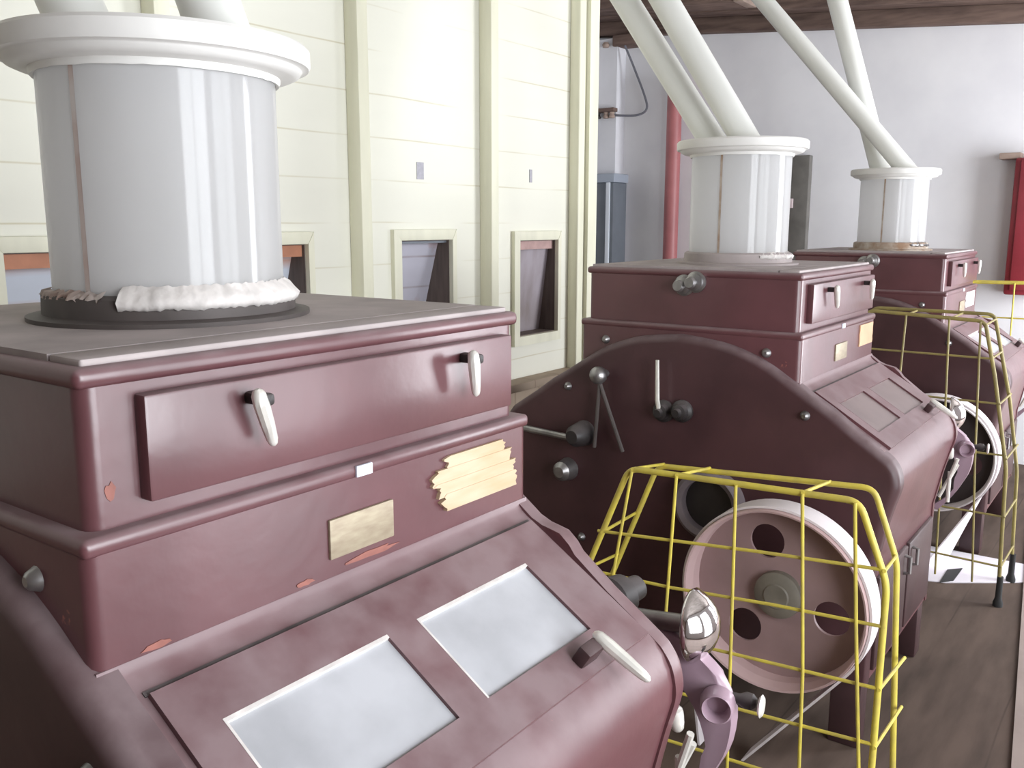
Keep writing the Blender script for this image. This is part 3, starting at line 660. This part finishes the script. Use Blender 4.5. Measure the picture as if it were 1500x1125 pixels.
# ---------------------------------------------------------------- white spouts from the ceiling into the lids
def spout(p0, d, label, r=.060):
    p0 = Vector(p0); d = Vector(d).normalized(); zb = p0.z
    t = 0
    while (p0 + d*t).z < ceil_z((p0 + d*t).y) - .002: t += .004
    p1 = p0 + d*t
    # bottom end cut level with the lid: start slightly inside the lid plate
    mb = MB(); n = 28; x = d.cross(Vector((0, 0, 1))).normalized(); y = x.cross(d).normalized()
    A, B = [], []
    for k in range(n):
        a = 2*math.pi*k/n; q = x*math.cos(a)*r + y*math.sin(a)*r
        ta = (zb - (p0 + q).z) / d.z; tb = (ceil_z((p1+q).y) - .001 - (p1 + q).z) / d.z
        A.append(mb.b.verts.new(p0 + q + d*ta)); B.append(mb.b.verts.new(p1 + q + d*tb))
    mb.b.faces.new(A); mb.b.faces.new(B[::-1])
    for k in range(n): mb.b.faces.new((A[k], A[(k+1) % n], B[(k+1) % n], B[k]))
    return solo('spout_pipe', mb, PIPEW, p0, label, 'pipe', 'white spout pipes')
spout((.384, .574, .5325), (0, .665, 1), 'white pipe rising from the left of the nearest cylinder lid')
spout((.540, .363, .5325), (0, .489, 1), 'white pipe rising from the right of the nearest cylinder lid')
spout((S2+.467, .595, .5525), (0, .704, 1), 'left of the two parallel white pipes rising from the middle cylinder')
spout((S2+.371, .406, .5525), (0, .657, 1), 'right of the two parallel white pipes rising from the middle cylinder')
spout((S3+.31, .359, .5525), (0, .87, 1), 'slanting white pipe crossing in front, at the farthest cylinder')
spout((S3+.52, .567, .5525), (0, .317, 1), 'steeper white pipe crossing behind the other, at the farthest cylinder', .066)

# ---------------------------------------------------------------- yellow wire guards
def rounded(pts, r=.04, n=5):
    P = [Vector(p) for p in pts]; out = [P[0]]
    for a, b, c in zip(P, P[1:], P[2:]):
        d0 = (a-b); d1 = (c-b); q = min(r, d0.length*.45, d1.length*.45)
        s = b + d0.normalized()*q; e = b + d1.normalized()*q
        for k in range(n+1):
            t = k/n; out.append(s*(1-t)**2 + b*2*t*(1-t) + e*t*t)
    out.append(P[-1]); return out
def guard(xa, xb, front, back, verts, hors, links, label, m_, r=.0105, rw=.0058):
    """two bent tube frames standing on the floor, wires across the near one, short links between them"""
    yc = sum(p[0] for p in front)/len(front)
    t = thing('wire_guard', ((xa+xb)/2, yc, FL), label, 'guard', 'yellow wire guards')
    P = lambda n, mb, mm: part(n, mb, mm, t)
    for nm, x, pl in (('front_frame', xa, front), ('back_frame', xb, back)):
        f = P(nm, MB().tube(rounded([(x, *p) for p in pl]), r, 12), m_)
        for e in (pl[0], pl[-1]):
            sub('rubber_foot', MB().lathe([(0, 0), (.026, 0), (.026, .02), (.017, .05), (.016, .17), (0, .17)], (x, e[0], FL), seg=16), RUBBER, f, t)
    for pl in verts: P('vertical_wire', MB().tube([(xa - .012, *p) for p in pl], rw, 8), m_)
    for pl in hors: P('horizontal_wire', MB().tube([(xa - .004, *p) for p in pl], rw, 8), m_)
    for p, q in links: P('link_wire', MB().tube([(xa - .012, *p), (xb + .012, *q)], rw, 8), m_)
    return t
zf = FL + .012
guard(2.06, 2.49,
      [(.60, zf), (.44, -1.04), (.278, -.640), (-.492, -.615), (-.585, -.85), (-.58, zf)],
      [(.70, zf), (.60, -1.29), (.385, -.742), (-.425, -.690), (-.515, -.93), (-.565, zf)],
      [[(.261, -.645), (.339, -1.114), (.37, zf+.1)], [(.094, -.634), (.117, -1.145), (.13, zf+.1)], [(-.113, -.628), (-.128, -1.62), (-.13, zf+.1)], [(-.326, -.618), (-.360, -1.2), (-.372, zf+.1)], [(-.482, -.618), (-.51, -1.0), (-.548, -1.458), (-.55, zf+.1)]],
      [[(.395, -.888), (.1, -.862), (-.2, -.835), (-.565, -.808)], [(.45, -1.044), (.1, -1.03), (-.25, -1.0), (-.59, -.982)], [(.50, -1.24), (-.104, -1.205), (-.590, -1.18)], [(.53, -1.43), (-.137, -1.393), (-.585, -1.364)], [(.56, -1.62), (-.585, -1.56)]],
      [((.261, -.637), (.365, -.735)), ((.094, -.631), (.174, -.72)), ((-.326, -.615), (-.275, -.695)), ((.375, -.888), (.481, -.955)), ((.445, -1.044), (.555, -1.144)), ((-.578, -.808), (-.510, -.914)), ((-.588, -1.18), (-.562, -1.269)), ((-.588, -1.37), (-.565, -1.45))],
      'bright yellow wire guard in front of the large pulley of the middle mill', GUARD)
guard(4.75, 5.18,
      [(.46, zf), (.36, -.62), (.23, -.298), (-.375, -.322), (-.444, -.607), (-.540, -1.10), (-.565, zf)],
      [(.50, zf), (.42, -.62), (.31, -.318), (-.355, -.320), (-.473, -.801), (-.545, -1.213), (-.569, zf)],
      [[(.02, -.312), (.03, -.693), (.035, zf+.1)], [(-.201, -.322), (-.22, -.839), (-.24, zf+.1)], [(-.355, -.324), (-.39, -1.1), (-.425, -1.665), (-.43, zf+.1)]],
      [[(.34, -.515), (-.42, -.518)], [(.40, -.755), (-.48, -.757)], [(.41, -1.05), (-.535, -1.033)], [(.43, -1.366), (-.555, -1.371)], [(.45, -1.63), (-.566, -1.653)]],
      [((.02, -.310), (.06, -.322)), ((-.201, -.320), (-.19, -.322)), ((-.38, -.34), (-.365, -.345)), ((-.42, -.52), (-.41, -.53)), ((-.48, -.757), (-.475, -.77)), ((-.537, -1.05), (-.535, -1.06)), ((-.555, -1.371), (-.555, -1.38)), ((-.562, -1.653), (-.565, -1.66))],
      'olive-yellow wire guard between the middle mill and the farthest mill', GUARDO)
guard(7.15, 7.5,
      [(.60, zf), (.46, -.62), (.32, -.262), (-.36, -.250), (-.46, -.60), (-.53, -1.1), (-.55, zf)],
      [(.65, zf), (.50, -.62), (.36, -.272), (-.35, -.262), (-.45, -.60), (-.53, -1.1), (-.55, zf)],
      [[(.10, -.26), (.11, -1.6)], [(-.19, -.255), (-.205, -1.6)]],
      [[(.43, -.52), (-.43, -.515)], [(.48, -.80), (-.48, -.80)]],
      [((.10, -.258), (.12, -.268)), ((-.19, -.255), (-.17, -.265))],
      'yellow wire guard beyond the farthest mill, before the far wall', GUARD)

# ---------------------------------------------------------------- floor pieces by the far mill
bq = [(4.86, -.05), (4.93, -.27), (5.22, -.66), (5.53, -.62), (5.53, .10)]
solo('floor_board', MB().prism(bq, FL, FL+.005, axis=2), FLOORW, (5.2, -.2, FL), 'thin white board on the floor below the belt of the farthest mill', 'board')  # thin white slab laid on the floor
solo('floor_mat', MB().hexa([(4.90, -.24, FL+.0052), (4.98, -.30, FL+.0052), (5.22, -.305, FL+.0052), (5.14, -.235, FL+.0052), (4.90, -.24, FL+.010), (4.98, -.30, FL+.010), (5.22, -.305, FL+.010), (5.14, -.235, FL+.010)]), RUBBER, (5.05, -.27, FL+.005), 'small black mat lying on the white floor board', 'mat')
